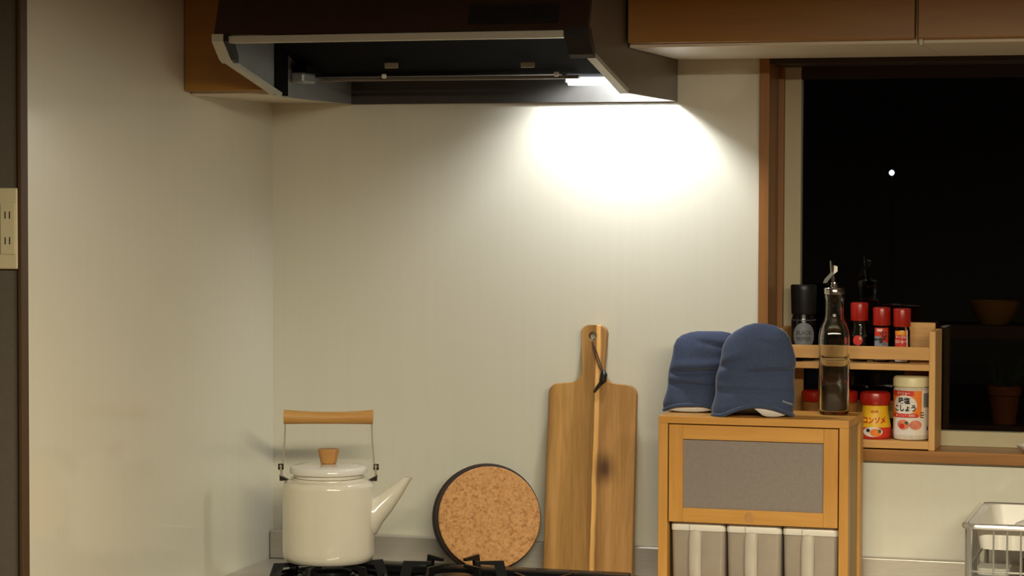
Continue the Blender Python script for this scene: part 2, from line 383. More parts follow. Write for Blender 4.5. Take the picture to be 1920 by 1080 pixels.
struct(MB().box(-0.0045, 0.0016, -0.947, -0.926, 0, 2.40, 0.001).build('trim_1', simple('trim_brown', '#4A3622', 0.5)))

# window
win = thing('window_1', None, None); win['kind'] = 'structure'
MB().box(WX0, 0.9115, -0.010, 0.085, WZ0 + 0.02, WZ1, 0.001).build('casing', M_CASING, win)
MB().box(2.28, 2.30, -0.010, 0.085, WZ0 + 0.02, WZ1, 0.001).build('casing', M_CASING, win)
MB().box(0.9115, 2.28, -0.010, 0.085, 1.725, WZ1, 0.001).build('head_casing', M_DARKRAIL, win)
MB().box(0.9115, 0.9205, 0.075, 0.10, 1.078, 1.725).build('track_strip', M_CASING, win)
MB().box(WX0 - 0.012, WX1, -0.014, 0.115, 1.0560, 1.0755, 0.0015).build('sill', M_SILL, win)
MB().box(0.9205, 0.9490, 0.086, 0.110, 1.0755, 1.725, 0.001).build('sash_stile', M_SASH, win)
MB().box(0.9490, 2.28, 0.086, 0.110, 1.0755, 1.1010, 0.001).build('sash_rail', M_SASH, win)
MB().box(0.9490, 2.28, 0.088, 0.110, 1.704, 1.725).build('sash_top_rail', M_DARKRAIL, win)
MB().box(0.9490, 2.28, 0.096, 0.100, 1.1010, 1.704).build('pane', M_PANE, win)

# ------------------------------------------------------------------ wall cabinets
def wall_cabinet(x0, x1, zb, label, handle_gap=0.002, yf=-0.376):
    t = thing('wall_cabinet', label, 'cabinet', (x0, 0, zb), 0, None)
    W = x1 - x0
    MB().box(0, W, -0.355, -0.001, 0, 2.395 - zb, 0.0008).build('body', M_CABBODY, t)
    MB().box(handle_gap, W - handle_gap, yf, -0.356, 0.006, 2.395 - zb, 0.0012).build('door', M_CABDOOR, t)
    return t
wall_cabinet(0.7525, 1.2040, 1.7345, 'brown veneer wall cabinet directly right of the range hood')
c2 = wall_cabinet(1.2050, 1.6560, 1.7345, 'brown veneer wall cabinet at the top right corner above the window')
MB().box(0.004, 0.008, -0.366, -0.358, -0.003, 0.006).build('door_catch', M_HOODTRIM, c2)
wall_cabinet(0.001, 0.147, 1.6665, 'narrow brown filler cabinet between left wall and range hood', 0.001, -0.386)

# ------------------------------------------------------------------ range hood
HX0, HX1, HB = 0.15, 0.75, 1.6635
hood = thing('range_hood', 'dark brown range hood with open sloped underside and lit lamp', 'range hood', (0, 0, 0))
prof = [(-0.002, HB), (-0.355, HB), (-0.572, 1.711), (-0.598, 1.7445), (-0.372, 2.395), (-0.002, 2.395)]
MB().prism(prof, 'X', HX0, HX0 + 0.006).build('side_panel', M_HOODIN, hood)
MB().prism(prof, 'X', HX1 - 0.006, HX1).build('side_panel', M_HOODSIDE, hood)
MB().prism([(-0.6020, 1.748), (-0.374, 2.395), (-0.366, 2.395), (-0.594, 1.748)], 'X', HX0, HX1).build('front_panel', M_HOODFRONT, hood)
MB().box(HX0 + 0.02, HX1 - 0.035, -0.604, -0.585, 1.7355, 1.7465, 0.001).build('front_trim', M_HOODTRIM, hood)
MB().box(HX0 + 0.006, HX1 - 0.006, -0.012, -0.002, HB, 2.3).build('back_panel', M_HOODDARK, hood)
MB().box(HX0 + 0.006, 0.590, -0.20, -0.012, 1.7025, 1.707).build('bottom_plate', M_HOODDARK, hood)
MB().box(HX0 + 0.006, HX1 - 0.006, -0.594, -0.002, 1.93, 1.95).build('inner_top', M_BLACKP, hood)
# slanted lip rails
def lip(x0, x1, mat, y0=-0.355, z0=HB, y1=-0.572, z1=1.711, th=0.006):
    return MB().prism([(y0, z0 - 0.001), (y1, z1 - 0.001), (y1, z1 + th), (y0 + 0.004, z0 + th)], 'X', x0, x1).build('lip_rail', mat, hood)
lip(HX0 - 0.001, HX0 + 0.012, M_HOODTRIM); lip(HX1 - 0.013, HX1 + 0.001, M_HOODTRIM)
# corner caps
capP = [(-0.565, 1.7065), (-0.577, 1.7115), (-0.606, 1.738), (-0.606, 1.7495), (-0.59, 1.7495), (-0.565, 1.7185)]
MB().prism(capP, 'X', HX0 - 0.002, HX0 + 0.018).build('corner_cap', M_HOODTRIM, hood)
MB().prism([(y - 0.001, z) for y, z in capP], 'X', HX0 + 0.018, HX0 + 0.026).build('corner_clip', M_BLACKP, hood)
MB().prism(capP, 'X', HX1 - 0.036, HX1 + 0.002).build('corner_cap', M_BLACKP, hood)
# sloped grease filter: black sheet rising from the rear rail towards the front
MB().prism([(-0.20, 1.703), (-0.570, 1.795), (-0.570, 1.801), (-0.20, 1.709)], 'X', HX0 + 0.01, HX1 - 0.008).build('grease_filter', M_FILTER, hood)
MB().box(HX0 + 0.03, HX1 - 0.12, -0.212, -0.200, 1.6945, 1.7000, 0.001).build('filter_rail', M_HOODSIDE, hood)
MB().box(HX0 + 0.006, HX0 + 0.0085, -0.372, -0.318, HB + 0.002, 1.90).build('inner_strip', M_FILTER, hood)
MB().box(HX0 + 0.009, HX0 + 0.034, -0.300, -0.215, 1.7062, 1.718).build('inner_block', M_FILTER, hood)
MB().box(HX0 + 0.0085, HX0 + 0.032, -0.305, -0.25, 1.688, 1.7055, 0.004).build('filter_bracket', M_HOODIN, hood)
def fz(y): return 1.703 + (y + 0.20) * (-0.072 / 0.385)
for x, zc in ((0.328, 1.7160), (0.5635, 1.7140)):
    MB().box(x - 0.0115, x + 0.0115, -0.284, -0.280, zc - 0.0045, zc + 0.0045, 0.001).build('filter_clip', M_HOODTRIM, hood)
for x in (0.297, 0.598):
    MB().lathe([(0, -0.0042), (0.0036, -0.0034), (0.0046, 0), (0.0036, 0.0034), (0, 0.0042)], 16, x, -0.232).build('filter_knob', M_WHITEPL, hood, True, (0, 0, 1.7010))
def fy(z_): return -0.6020 + (z_ - 1.748) * 0.228 / 0.647
cp = MB().prism([(fy(1.758) - 0.0025, 1.758), (fy(1.787) - 0.0025, 1.787), (fy(1.787) + 0.001, 1.787), (fy(1.758) + 0.001, 1.758)], 'X', 0.563, 0.703).build('control_panel', M_BLACKP, hood)
for i in range(5):
    MB().prism([(fy(1.766) - 0.0036, 1.766), (fy(1.778) - 0.0036, 1.778), (fy(1.778) - 0.002, 1.778), (fy(1.766) - 0.002, 1.766)], 'X', 0.575 + i * 0.025, 0.592 + i * 0.025).build('button', M_BLACKP, cp)
# lamp: bulb high in a metal box that is open below and towards the wall, frosted strip at the front
LX, LY, LZ = 0.6650, -0.135, 1.7350
MB().box(LX - 0.030, LX + 0.030, LY - 0.016, LY + 0.016, LZ + 0.0185, LZ + 0.0225, 0.001).build('bulb', M_LAMP, hood)
hl_ = bpy.data.lights.new('hood_bulb_light', 'POINT'); hl_.energy = HOOD_LAMP; hl_.color = HOOD_COL; hl_.shadow_soft_size = 0.022
ho_ = bpy.data.objects.new('hood_bulb_light', hl_); ho_.location = (LX, LY, LZ); link(ho_, hood)
MB().box(0.593, 0.5955, LY - 0.030, LY + 0.045, 1.6905, 1.758).box(0.7345, 0.737, LY - 0.030, LY + 0.045, 1.6905, 1.758).box(0.593, 0.737, LY - 0.030, LY + 0.045, 1.758, 1.762).box(0.593, 0.737, LY - 0.030, LY - 0.028, 1.6985, 1.758).build('lamp_housing', M_HOODIN, hood)
MB().prism([(LY - 0.034, 1.6985), (LY - 0.026, 1.6985), (LY - 0.012, 1.6860), (LY - 0.024, 1.6860)], 'X', 0.598, 0.735).build('lamp_cover', M_LENS, hood)['label'] = 'glowing white lamp cover'

# ------------------------------------------------------------------ counter, upstand, stove
ctr = thing('kitchen_counter', 'stainless steel kitchen counter under the stove and pine cabinet', 'counter', (0, 0, 0))
MB().box(0.001, 2.6, -0.65, -0.001, ZC - 0.03, ZC, 0.002).build('countertop', M_STEEL, ctr)
struct(MB().box(0.001, 2.6, -0.02, -0.001, ZC + 0.0002, 0.8935, 0.0025, 3).build('trim_2', M_STEEL))
for i in range(4):
    MB().box(0.01 + i * 0.645, 0.64 + i * 0.645, -0.63, -0.611, 0.1, ZC - 0.035, 0.001).build('base_door', M_CABDOOR, ctr)
MB().box(0.005, 2.595, -0.61, -0.003, 0.001, ZC - 0.0305).build('base_body', M_CABBODY, ctr)

stove = thing('gas_stove', 'black glass gas stove with three iron grates in the counter', 'stove', (0, 0, 0))
MB().box(0.105, 0.725, -0.58, -0.108, ZC + 0.0003, ZC + 0.006, 0.002).build('glass_top', M_GLASSTOP, stove)
MB().box(0.13, 0.70, -0.150, -0.112, ZC + 0.006, ZC + 0.0215, 0.003).build('vent_cover', M_IRON, stove)
for i in range(9):
    MB().box(0.15 + i * 0.058, 0.19 + i * 0.058, -0.140, -0.124, ZC + 0.0210, ZC + 0.0224, 0.0004).build('vent_slot', M_BURNER, stove)
GT = 0.878
def grate(cx, cy, R, n, rot, GT=0.878):
    g = MB()
    z0 = ZC + 0.0095
    ring = [(cx + R * math.cos(2 * PI * i / 28), cy + R * math.sin(2 * PI * i / 28), z0) for i in range(28)]
    g.tube(ring, 0.0035, 6, closed=True)
    for i in range(n):
        a = rot + 2 * PI * i / n; c, s = math.cos(a), math.sin(a)
        # flat bent arm: foot, upright, horizontal tip towards the centre
        pts = [(R + 0.006, z0 - 0.003), (R - 0.004, GT), (R * 0.42, GT - 0.001), (R * 0.42, GT - 0.006), (R - 0.020, GT - 0.008), (R - 0.012, z0 - 0.003)]
        A = [g.bm.verts.new((cx + r * c - 0.0025 * s, cy + r * s + 0.0025 * c, z)) for r, z in pts]
        B_ = [g.bm.verts.new((cx + r * c + 0.0025 * s, cy + r * s - 0.0025 * c, z)) for r, z in pts]
        g.bm.faces.new(A); g.bm.faces.new(list(reversed(B_)))
        for k in range(len(A)): g.bm.faces.new((A[k], B_[k], B_[(k + 1) % 6], A[(k + 1) % 6]))
    o = g.build('grate', M_IRON, stove)
    MB().lathe([(0, ZC + 0.006), (R * 0.46, ZC + 0.006), (R * 0.46, ZC + 0.015), (R * 0.40, ZC + 0.016), (R * 0.40, ZC + 0.021), (R * 0.34, ZC + 0.0235), (0, ZC + 0.024)], 32, cx, cy).build('burner', M_IRON, stove, True)
    MB().lathe([(R * 0.62, ZC + 0.006), (R * 0.60, ZC + 0.008), (R * 0.52, ZC + 0.008), (R * 0.50, ZC + 0.006)], 32, cx, cy).build('drip_ring', M_BURNER, stove, True)
    return o
grate(0.2003, -0.24, 0.098, 6, 0.55)
grate(0.426, -0.245, 0.088, 6, 0.32, 0.890)
grate(0.600, -0.33, 0.098, 6, 0.2)

# ------------------------------------------------------------------ kettle
ket = thing('kettle', 'cream white enamel kettle with wooden handle on the left burner', 'kettle', (0.2003, -0.24, GT + 0.0002), YAW)
z = lambda v: v - GT
R = 0.078
MB().lathe([(0, 0), (R - 0.012, 0), (R - 0.004, 0.003), (R - 0.0005, 0.011), (R, 0.02), (R, 0.128), (R - 0.0012, 0.1345), (R - 0.006, 0.1385), (R - 0.014, 0.140), (0.0635, 0.1405), (0.0635, 0.144), (0, 0.144)], 64).build('body', M_ENAMEL, ket, True, ang=50)
lid = MB().lathe([(0, 0.1445), (0.060, 0.1445), (0.0605, 0.150), (0.066, 0.1515), (0.0665, 0.1545), (0.0655, 0.1605), (0.061, 0.1635), (0.04, 0.1655), (0, 0.1668)], 56).build('lid', M_ENAMEL_L, ket, True, ang=50)
MB().lathe([(0, 0.1665), (0.0118, 0.1665), (0.0135, 0.168), (0.0178, 0.187), (0.0182, 0.1905), (0.0172, 0.1915), (0, 0.1915)], 28).build('lid_knob', M_KNOB, lid, True)
rings = []
for (u, l, wd) in (((0.058, 0.122), (0.058, 0.030), 0.030), ((0.077, 0.1075), (0.082, 0.0465), 0.0225), ((0.088, 0.116), (0.0925, 0.0655), 0.0185), ((0.101, 0.1250), (0.1075, 0.0850), 0.0145), ((0.115, 0.1345), (0.126, 0.1140), 0.0105), ((0.1245, 0.1415), (0.1385, 0.1365), 0.009), ((0.1275, 0.1437), (0.1435, 0.1437), 0.0088)):
    cx, cz = (u[0] + l[0]) / 2, (u[1] + l[1]) / 2; hx, hz = (u[0] - l[0]) / 2, (u[1] - l[1]) / 2
    rings.append([Vector((cx + hx * math.cos(t), wd * math.sin(t), cz + hz * math.cos(t))) for t in [2 * PI * i / 28 for i in range(28)]])
MB().loft(rings).build('spout', M_ENAMEL, ket, True, ang=60)
# handle
g = []
for i in range(17):
    t = -1 + i / 8; x = t * 0.0755; rr = 0.0102 + 0.0022 * t * t; zc = 0.2445 + 0.0016 * t * t
    g.append([Vector((x, rr * 1.05 * math.cos(a), zc + rr * math.sin(a))) for a in [2 * PI * k / 18 for k in range(18)]])
MB().loft(g).build('handle_grip', M_GRIP, ket, True)
for s in (-1, 1):
    MB().tube([(s * 0.0735, 0, 0.236), (s * 0.0745, 0, 0.205), (s * 0.0775, 0, 0.170), (s * 0.0800, 0, 0.150)], 0.0014, 8).build('handle_wire', M_WIRE, ket, True)
    MB().prism([(s * 0.0785, 0.140), (s * 0.0815, 0.140), (s * 0.0822, 0.165), (s * 0.0792, 0.165)], 'Y', -0.007, 0.007).build('ear', M_WIRE, ket)
    MB().prism([(s * 0.067, 0.1385), (s * 0.0825, 0.1375), (s * 0.0828, 0.1475), (s * 0.0755, 0.1430)], 'Y', -0.0075, 0.0075).build('ear_foot', M_DARKMETAL, ket)
    MB().tube([(s * 0.0765, 0, 0.161), (s * 0.0855, 0, 0.161)], 0.0052, 12).build('pivot', M_DARKMETAL, ket)

# ------------------------------------------------------------------ cork trivet
tr = thing('cork_trivet', 'round cork trivet with dark rim leaning on the wall behind stove', 'trivet', (0, 0, 0))
tilt = 0.17
def disc(rad, y0, y1, bev):
    """disc with axis along local Y"""
    m = MB(); pf = [(0, y0), (rad - bev, y0), (rad, y0 + bev), (rad, y1 - bev), (rad - bev, y1), (0, y1)]
    m.lathe(pf, 56)
    for v in m.bm.verts: v.co = Vector((v.co.x, v.co.z, v.co.y))
    return m
disc(0.0895, -0.011, -0.0002, 0.0015).build('cork_face', M_CORK, tr, True, (0.0025, 0, -0.001))
disc(0.0945, 0.0, 0.028, 0.003).build('dark_base', M_CORKSIDE, tr, True)
tr.rotation_euler = (-tilt, 0, YAW + 0.14)
tr.location = (0.4300, -0.0680, ZC + 0.0982)

# ------------------------------------------------------------------ cutting board
def board_outline():
    p = []
    def arc(cx, cz, r, a0, a1, n=8):
        for i in range(n + 1):
            a = math.radians(a0 + (a1 - a0) * i / n); p.append((cx + r * math.cos(a), cz + r * math.sin(a)))
    hw, sh, hh = 0.0770, 0.331, 0.0218
    top = 0.434
    p.append((-hw - 0.0015, 0.002)); p.append((-hw + 0.001, 0.0)); p.append((hw - 0.001, 0.0)); p.append((hw + 0.0015, 0.002))
    arc(hw - 0.016, sh - 0.016, 0.016, 0, 90)
    # concave fillet to handle
    arc(hh + 0.020, sh + 0.026, 0.024, 262, 182, 8)
    arc(hh - 0.014, top - 0.014, 0.014, 0, 90); arc(-hh + 0.014, top - 0.014, 0.014, 90, 180)
    arc(-hh - 0.020, sh + 0.026, 0.024, -2, -82, 8)
    arc(-hw + 0.016, sh - 0.016, 0.016, 90, 180)
    return p
bd = thing('cutting_board', 'wooden paddle cutting board with leather cord leaning on the wall', 'cutting board', (0, 0, 0))
cu = bpy.data.curves.new('o', 'CURVE'); cu.dimensions = '2D'; cu.fill_mode = 'BOTH'; cu.extrude = 0.0058; cu.bevel_depth = 0.0015; cu.bevel_resolution = 2
for pts in (board_outline(), [(-0.002 + 0.0085 * math.cos(2 * PI * i / 24), 0.415 + 0.0085 * math.sin(2 * PI * i / 24)) for i in range(24)]):
    sp = cu.splines.new('POLY'); sp.points.add(len(pts) - 1)
    for q, (x, y) in zip(sp.points, pts): q.co = (x, y, 0, 1)
    sp.use_cyclic_u = True
o = bpy.data.objects.new('o', cu); COL.objects.link(o); bpy.context.view_layer.update()
me = bpy.data.meshes.new_from_object(o.evaluated_get(bpy.context.evaluated_depsgraph_get())); bpy.data.objects.remove(o)
for v in me.vertices: v.co = Vector((v.co.x, -v.co.z, v.co.y))
me.name = 'board'; me.materials.clear(); me.materials.append(M_ACACIA)
link(bpy.data.objects.new('board', me), bd)
lean = 0.094
bd.location = (0.6075, -0.0520, ZC + 0.0012); bd.rotation_euler = (-lean, 0, 0.0)
MB().tube([(-0.002, 0.004, 0.410), (-0.002, -0.0075, 0.406), (0.003, -0.0095, 0.388), (0.0125, -0.0095, 0.362), (0.0195, -0.0095, 0.352)], 0.0013, 6).build('cord', M_CORD, bd, True)
MB().tube([(-0.002, -0.0075, 0.406), (0.006, -0.0100, 0.39), (0.015, -0.0105, 0.366), (0.021, -0.0100, 0.352)], 0.0011, 6).build('cord', M_CORD, bd, True)
MB().tube([(0.0205, -0.0110, 0.356), (0.0215, -0.012, 0.350), (0.0200, -0.0120, 0.340), (0.0160, -0.0115, 0.333)], [0.003, 0.0062, 0.0066, 0.003], 10).build('knot', M_BLACKP, bd, True)
MB().tube([(0.0165, -0.0115, 0.335), (0.0095, -0.0110, 0.326), (0.0045, -0.0105, 0.318)], [0.0034, 0.0030, 0.0018], 8).build('cord_end', M_DARKMETAL, bd, True)

# ------------------------------------------------------------------ wooden storage box with flap door
BXA = 0.0
BX = Vector((0.7670, -0.205, ZC + 0.0003)); BW, BD, BH = 0.3140, 0.160, 0.2980
box = thing('storage_cabinet', 'pine tabletop cabinet with grey flap door on the counter', 'cabinet', BX, BXA)
T = 0.0155
MB().box(0, BW, 0, BD, BH - 0.0125, BH, 0.0012).build('top_board', M_PINEH, box)
MB().box(0, T, 0, 0.02, 0, BH - 0.0125, 0.0008).build('front_stile', M_PINE, box)
MB().box(BW - T, BW, 0, 0.02, 0, BH - 0.0125, 0.0008).build('front_stile', M_PINE, box)
for x0 in (0, BW - T):
    MB().box(x0, x0 + T, BD - 0.035, BD, 0, BH - 0.0125, 0.0008).build('rear_stile', M_PINE, box)
    xa = x0 + (0.004 if x0 == 0 else 0.003)
    MB().box(xa, xa + 0.008, 0.02, BD - 0.035, 0.02, BH - 0.0125).build('side_panel', M_PINE_IN, box)
    MB().box(x0, x0 + T, 0.02, BD - 0.035, 0, 0.02, 0.0008).build('side_rail', M_PINE, box)
MB().box(T, BW - T, BD - 0.008, BD - 0.002, 0.012, BH - 0.0125).build('back_panel', M_PINE_IN, box)
MB().box(T, BW - T, 0.003, BD - 0.008, 0.0, 0.010).build('bottom_board', M_PINEH, box)
MB().box(T, BW - T, 0.020, BD - 0.008, 0.1240, 0.1300).build('shelf', M_PINE_IN, box)
door = bpy.data.objects.new('flap_door', None); link(door, box)
dx0, dx1, dz0, dz1 = T + 0.002, BW - T - 0.002, 0.1235, BH - 0.0142
fr = 0.0235
MB().box(dx0, dx0 + fr, 0.001, 0.017, dz0, dz1, 0.0008).build('door_stile', M_PINE, door)
MB().box(dx1 - fr, dx1, 0.001, 0.017, dz0, dz1, 0.0008).build('door_stile', M_PINE, door)
MB().box(dx0 + fr, dx1 - fr, 0.001, 0.017, dz1 - fr, dz1, 0.0008).build('door_rail', M_PINEH, door)
MB().box(dx0 + fr, dx1 - fr, 0.001, 0.017, dz0, dz0 + fr, 0.0008).build('door_rail', M_PINEH, door)
MB().box(dx0 + fr, dx1 - fr, 0.006, 0.011, dz0 + fr, dz1 - fr).build('door_panel', M_FROST, door)
kn = disc(0.0085, 0.0, 0.0006, 0.0002)
kn.build('wood_knot', M_KNOB, door, True, ((dx0 + dx1) / 2 - 0.004, 0.0004, dz0 + fr * 0.5))
# the three canisters inside
mtx = Matrix.Translation(BX) @ Matrix.Rotation(BXA, 4, 'Z')
cw = (BW - 2 * T - 0.006) / 3
names = ('milky plastic canister at the left of the three inside the pine cabinet', 'milky plastic canister in the middle of the three inside the pine cabinet', 'milky plastic canister at the right of the three inside the pine cabinet')
for i in range(3):
    x0 = T + 0.002 + i * (cw + 0.001)
    c = thing('canister', names[i], 'canister', mtx @ Vector((x0 + cw / 2, 0.012, 0.0103)), BXA, 'canisters in the pine cabinet')
    hw = cw / 2 - 0.0008
    def rr(hx, y0, y1, zz, rad=0.008, n=5):
        out = []
        for (cx, cy, a0) in ((hx - rad, y1 - rad, 0), (-hx + rad, y1 - rad, 90), (-hx + rad, y0 + rad, 180), (hx - rad, y0 + rad, 270)):
            for k in range(n + 1):
                a = math.radians(a0 + 90 * k / n); out.append(Vector((cx + rad * math.cos(a), cy + rad * math.sin(a), zz)))
        return out
    MB().loft([rr(hw * 0.955, 0.010, 0.12, 0), rr(hw * 0.965, 0.008, 0.125, 0.004), rr(hw * 0.99, 0.004, 0.13, 0.097)]).build('body', M_CANISTER, c, True)
    ld = MB().loft([rr(hw, 0.002, 0.134, 0.0975), rr(hw, 0.001, 0.134, 0.0995), rr(hw, 0.001, 0.134, 0.1075), rr(hw * 0.97, 0.003, 0.132, 0.1105)]).build('lid', M_WHITEPL, c, True)
    MB().box(-0.014, -0.012, 0.0002, 0.03, 0.0985, 0.1112).build('lid_seam', M_HANDLEPL, ld)
    hl = MB().tube([(-0.004, 0.008, 0.093), (-0.004, -0.002, 0.090), (-0.004, -0.006, 0.080), (-0.004, -0.006, 0.035), (-0.004, -0.002, 0.020), (-0.004, 0.008, 0.016)], 0.0105, 12)
    for v in hl.bm.verts: v.co.y = v.co.y * 0.45 + 0.003
    hl.build('handle', M_HANDLEPL, c, True)

# ------------------------------------------------------------------ oven mitts
ZT = ZC + 0.0003 + BH
PXM = 0.000880
def mitt(label, prof, cxpx, loc, rz, thick, creases, arch, seed, peek):
    """prof: (px height above base, left px, right px) rows, bottom to top"""
    t = thing('oven_mitt', label, 'oven mitt', loc, rz, 'navy oven mitts')
    rows = [(h * PXM, (l - cxpx) * PXM, (r - cxpx) * PXM) for h, l, r in prof]
    def interp(zz):
        for a, b_ in zip(rows, rows[1:]):
            if zz <= b_[0]:
                k = (zz - a[0]) / (b_[0] - a[0] + 1e-9); return a[1] + (b_[1] - a[1]) * k, a[2] + (b_[2] - a[2]) * k
        return rows[-1][1], rows[-1][2]
    H = rows[-1][0]; n = 72; nz = 54
    rnd = random.Random(seed); ph = [rnd.uniform(0, 6) for _ in range(6)]
    def pt(i, v, inset=0.0, low=None):
        a = 2 * PI * i / n; c, s = math.cos(a), math.sin(a)
        zz = H * (1 - (1 - v) ** 1.5) if v < 1 else H
        l, r = interp(zz); cx = (l + r) / 2; hw = max(0.0005, (r - l) / 2 - inset)
        th = thick * min(1, max(0.05, math.sqrt(max(0, 1 - (zz / H) ** 3.2)))) * (0.92 + 0.08 * math.sin(zz * 60 + ph[0])) - inset
        th = max(0.0005, th)
        x = cx + hw * abs(c) ** 0.82 * (1 if c > 0 else -1)
        y = th * abs(s) ** 0.86 * (1 if s > 0 else -1)
        # creases on the front
        if inset == 0:
            for (zc, amp, x0, wd, sl) in creases:
                e = math.exp(-((zz - zc - sl * (x - x0)) / 0.0045) ** 2) * math.exp(-((x - x0) / wd) ** 4)
                e2 = math.exp(-((zz - zc - 0.010 - sl * (x - x0)) / 0.009) ** 2) * math.exp(-((x - x0) / wd) ** 4)
                y += amp * e * (1 if s < 0 else -0.3) - amp * 0.45 * e2 * (1 if s < 0 else 0)
            y += 0.0012 * math.sin(x * 95 + ph[1]) * math.sin(zz * 70 + ph[2]) * (-1 if s < 0 else 1)
            x += 0.0012 * math.sin(zz * 110 + ph[3]) * abs(c)
        # the open lower edge arches up at the front
        lift = arch(x) * max(0, -s) ** 0.7 * max(0, 1 - zz / 0.05)
        return Vector((x, y, zz + lift))
    m = MB(); R_ = []
    for j in range(nz):
        v = j / nz
        R_.append([m.bm.verts.new(pt(i, v)) for i in range(n)])
    l, r = interp(H); top = m.bm.verts.new(((l + r) / 2, 0, H))
    for A, B_ in zip(R_, R_[1:]):
        for i in range(n): m.bm.faces.new((A[i], A[(i + 1) % n], B_[(i + 1) % n], B_[i]))
    for i in range(n): m.bm.faces.new((R_[-1][i], R_[-1][(i + 1) % n], top))
    m.build('quilted_shell', M_NAVY, t, True, ang=180)
    MB().tube([pt(i, 0) + Vector((0, -0.0005 * (1 if math.sin(2 * PI * i / n) < 0 else -1), 0.0018)) for i in range(n)], 0.0032, 8, closed=True).build('hem', M_NAVY, t, True, ang=180)
    q = MB(); R_ = []
    for v, ins, dn in ((0.0, 0.0025, 0.0), (0.0, 0.0030, 0.9), (0.0, 0.0075, 0.95), (0.03, 0.012, 0.0), (0.25, 0.016, 0.0)):
        ring = []
        for i in range(n):
            p = pt(i, v, ins); f = max(0, -math.sin(2 * PI * i / n))
            win_ = math.exp(-((p.x - peek[0]) / peek[1]) ** 4)
            p.z = max(0.0006, p.z * (1 - dn * win_ * min(1, f * 3))) + (0.0008 if not dn else 0)
            ring.append(q.bm.verts.new(p))
        R_.append(ring)
    for A, B_ in zip(R_, R_[1:]):
        for i in range(n): q.bm.faces.new((A[i], A[(i + 1) % n], B_[(i + 1) % n], B_[i]))
    q.build('lining', M_LINING, t, True, ang=180)
    return t, pt
left_prof = [(0, 1242, 1372), (15, 1240, 1374), (40, 1245, 1378), (75, 1251, 1382), (105, 1255, 1386), (125, 1259, 1386), (137, 1266, 1383), (145, 1276, 1376), (150, 1290, 1366), (153, 1306, 1350)]
right_prof = [(0, 1338, 1488), (15, 1336, 1489), (40, 1341, 1489), (75, 1345, 1490), (105, 1350, 1490), (128, 1356, 1487), (145, 1364, 1481), (158, 1377, 1470), (168, 1395, 1453), (173, 1413, 1432)]
mitt('navy oven mitt at the left, lower and partly behind the other', left_prof, 1305, (0.8125, -0.114, ZT + 0.0006), YAW - 0.1, 0.030,
     [(0.068, 0.0125, 0.010, 0.050, 0.05), (0.044, 0.005, -0.01, 0.045, -0.08), (0.112, 0.003, 0.03, 0.03, -0.2)], lambda x: 0.011 * max(0, 1 - ((x + 0.012) / 0.046) ** 4), 3, (-0.012, 0.042))
mt, ptf = mitt('taller navy oven mitt in front, beside the glass oil bottle', right_prof, 1413, (0.9175, -0.1660, ZT + 0.0006), YAW - 0.1, 0.036,
     [(0.074, 0.0095, 0.035, 0.045, 0.04), (0.085, 0.0055, -0.045, 0.03, 0.30), (0.040, 0.0035, 0.0, 0.07, -0.03), (0.060, 0.002, -0.03, 0.04, 0.10), (0.115, 0.002, 0.04, 0.03, -0.3)], lambda x: 0.017 * max(0, 1 - ((x - 0.008) / 0.060) ** 2), 8, (0.030, 0.024))
def front_pt(xt, zt):
    best = None
    for j in range(60):
        v = j / 240
        for i in range(37, 72):
            p = ptf(i, v); d = abs(p.x - xt) + abs(p.z - zt)
            if best is None or d < best[0]: best = (d, p)
    return best[1]
tagp = [front_pt(0.046, 0.0265), front_pt(0.0640, 0.0205)]
V = []
for p in tagp:
    V += [p + Vector((0, -0.0025, -0.0016)), p + Vector((0, -0.0025, 0.0016)), p + Vector((0, -0.0005, 0.0016)), p + Vector((0, -0.0005, -0.0016))]
raw('sewn_tag', V, [[0, 4, 5, 1], [1, 5, 6, 2], [2, 6, 7, 3], [3, 7, 4, 0], [0, 1, 2, 3], [4, 7, 6, 5]], M_LBLGREY, mt)

# ------------------------------------------------------------------ oil bottle
bt = thing('oil_bottle', 'square glass oil bottle with metal pourer and dark liquid on cabinet', 'bottle', (1.0376, -0.090, ZT + 0.0006), 0.25); bt.scale = (1, 1, 1.01)
def sq(h, p, zz, n=36):
    return [Vector((h * abs(math.cos(t)) ** p * (1 if math.cos(t) >= 0 else -1), h * abs(math.sin(t)) ** p * (1 if math.sin(t) >= 0 else -1), zz)) for t in [2 * PI * i / n for i in range(n)]]
outer = [(0.020, .5, 0.0), (0.0235, .5, 0.001), (0.0252, .5, 0.005), (0.0252, .5, 0.122), (0.0248, .55, 0.131), (0.0235, .62, 0.139), (0.0205, .75, 0.147), (0.0172, .9, 0.154), (0.0155, 1, 0.162), (0.0150, 1, 0.172), (0.0150, 1, 0.187), (0.0162, 1, 0.190), (0.0165, 1, 0.196)]
inner = [(0.0135, 1, 0.196), (0.0130, 1, 0.172), (0.0140, .9, 0.155), (0.0180, .75, 0.147), (0.0212, .62, 0.138), (0.0226, .55, 0.130), (0.0230, .5, 0.121), (0.0230, .5, 0.008), (0.0205, .5, 0.005)]
MB().loft([sq(h, p, zz) for h, p, zz in outer + inner]).build('glass_body', M_BOTTLE, bt, True, ang=60)
MB().loft([sq(0.0202, .5, 0.0052), sq(0.0227, .5, 0.0085), sq(0.0227, .5, 0.0475), sq(0.0222, .5, 0.0478)]).build('dark_liquid', M_OIL, bt, True, ang=60)
MB().lathe([(0, 0.1965), (0.0172, 0.1965), (0.0175, 0.198), (0.0175, 0.2055), (0.0165, 0.207), (0.007, 0.2085), (0.0055, 0.2125), (0.005, 0.216), (0, 0.216)], 32).build('metal_collar', M_STEEL_B, bt, True)
sp_ = MB().tube([(-0.002, 0, 0.214), (-0.003, 0, 0.226), (-0.0045, 0, 0.240), (-0.0065, 0, 0.2515)], [0.0040, 0.0036, 0.0030, 0.0018], 10)
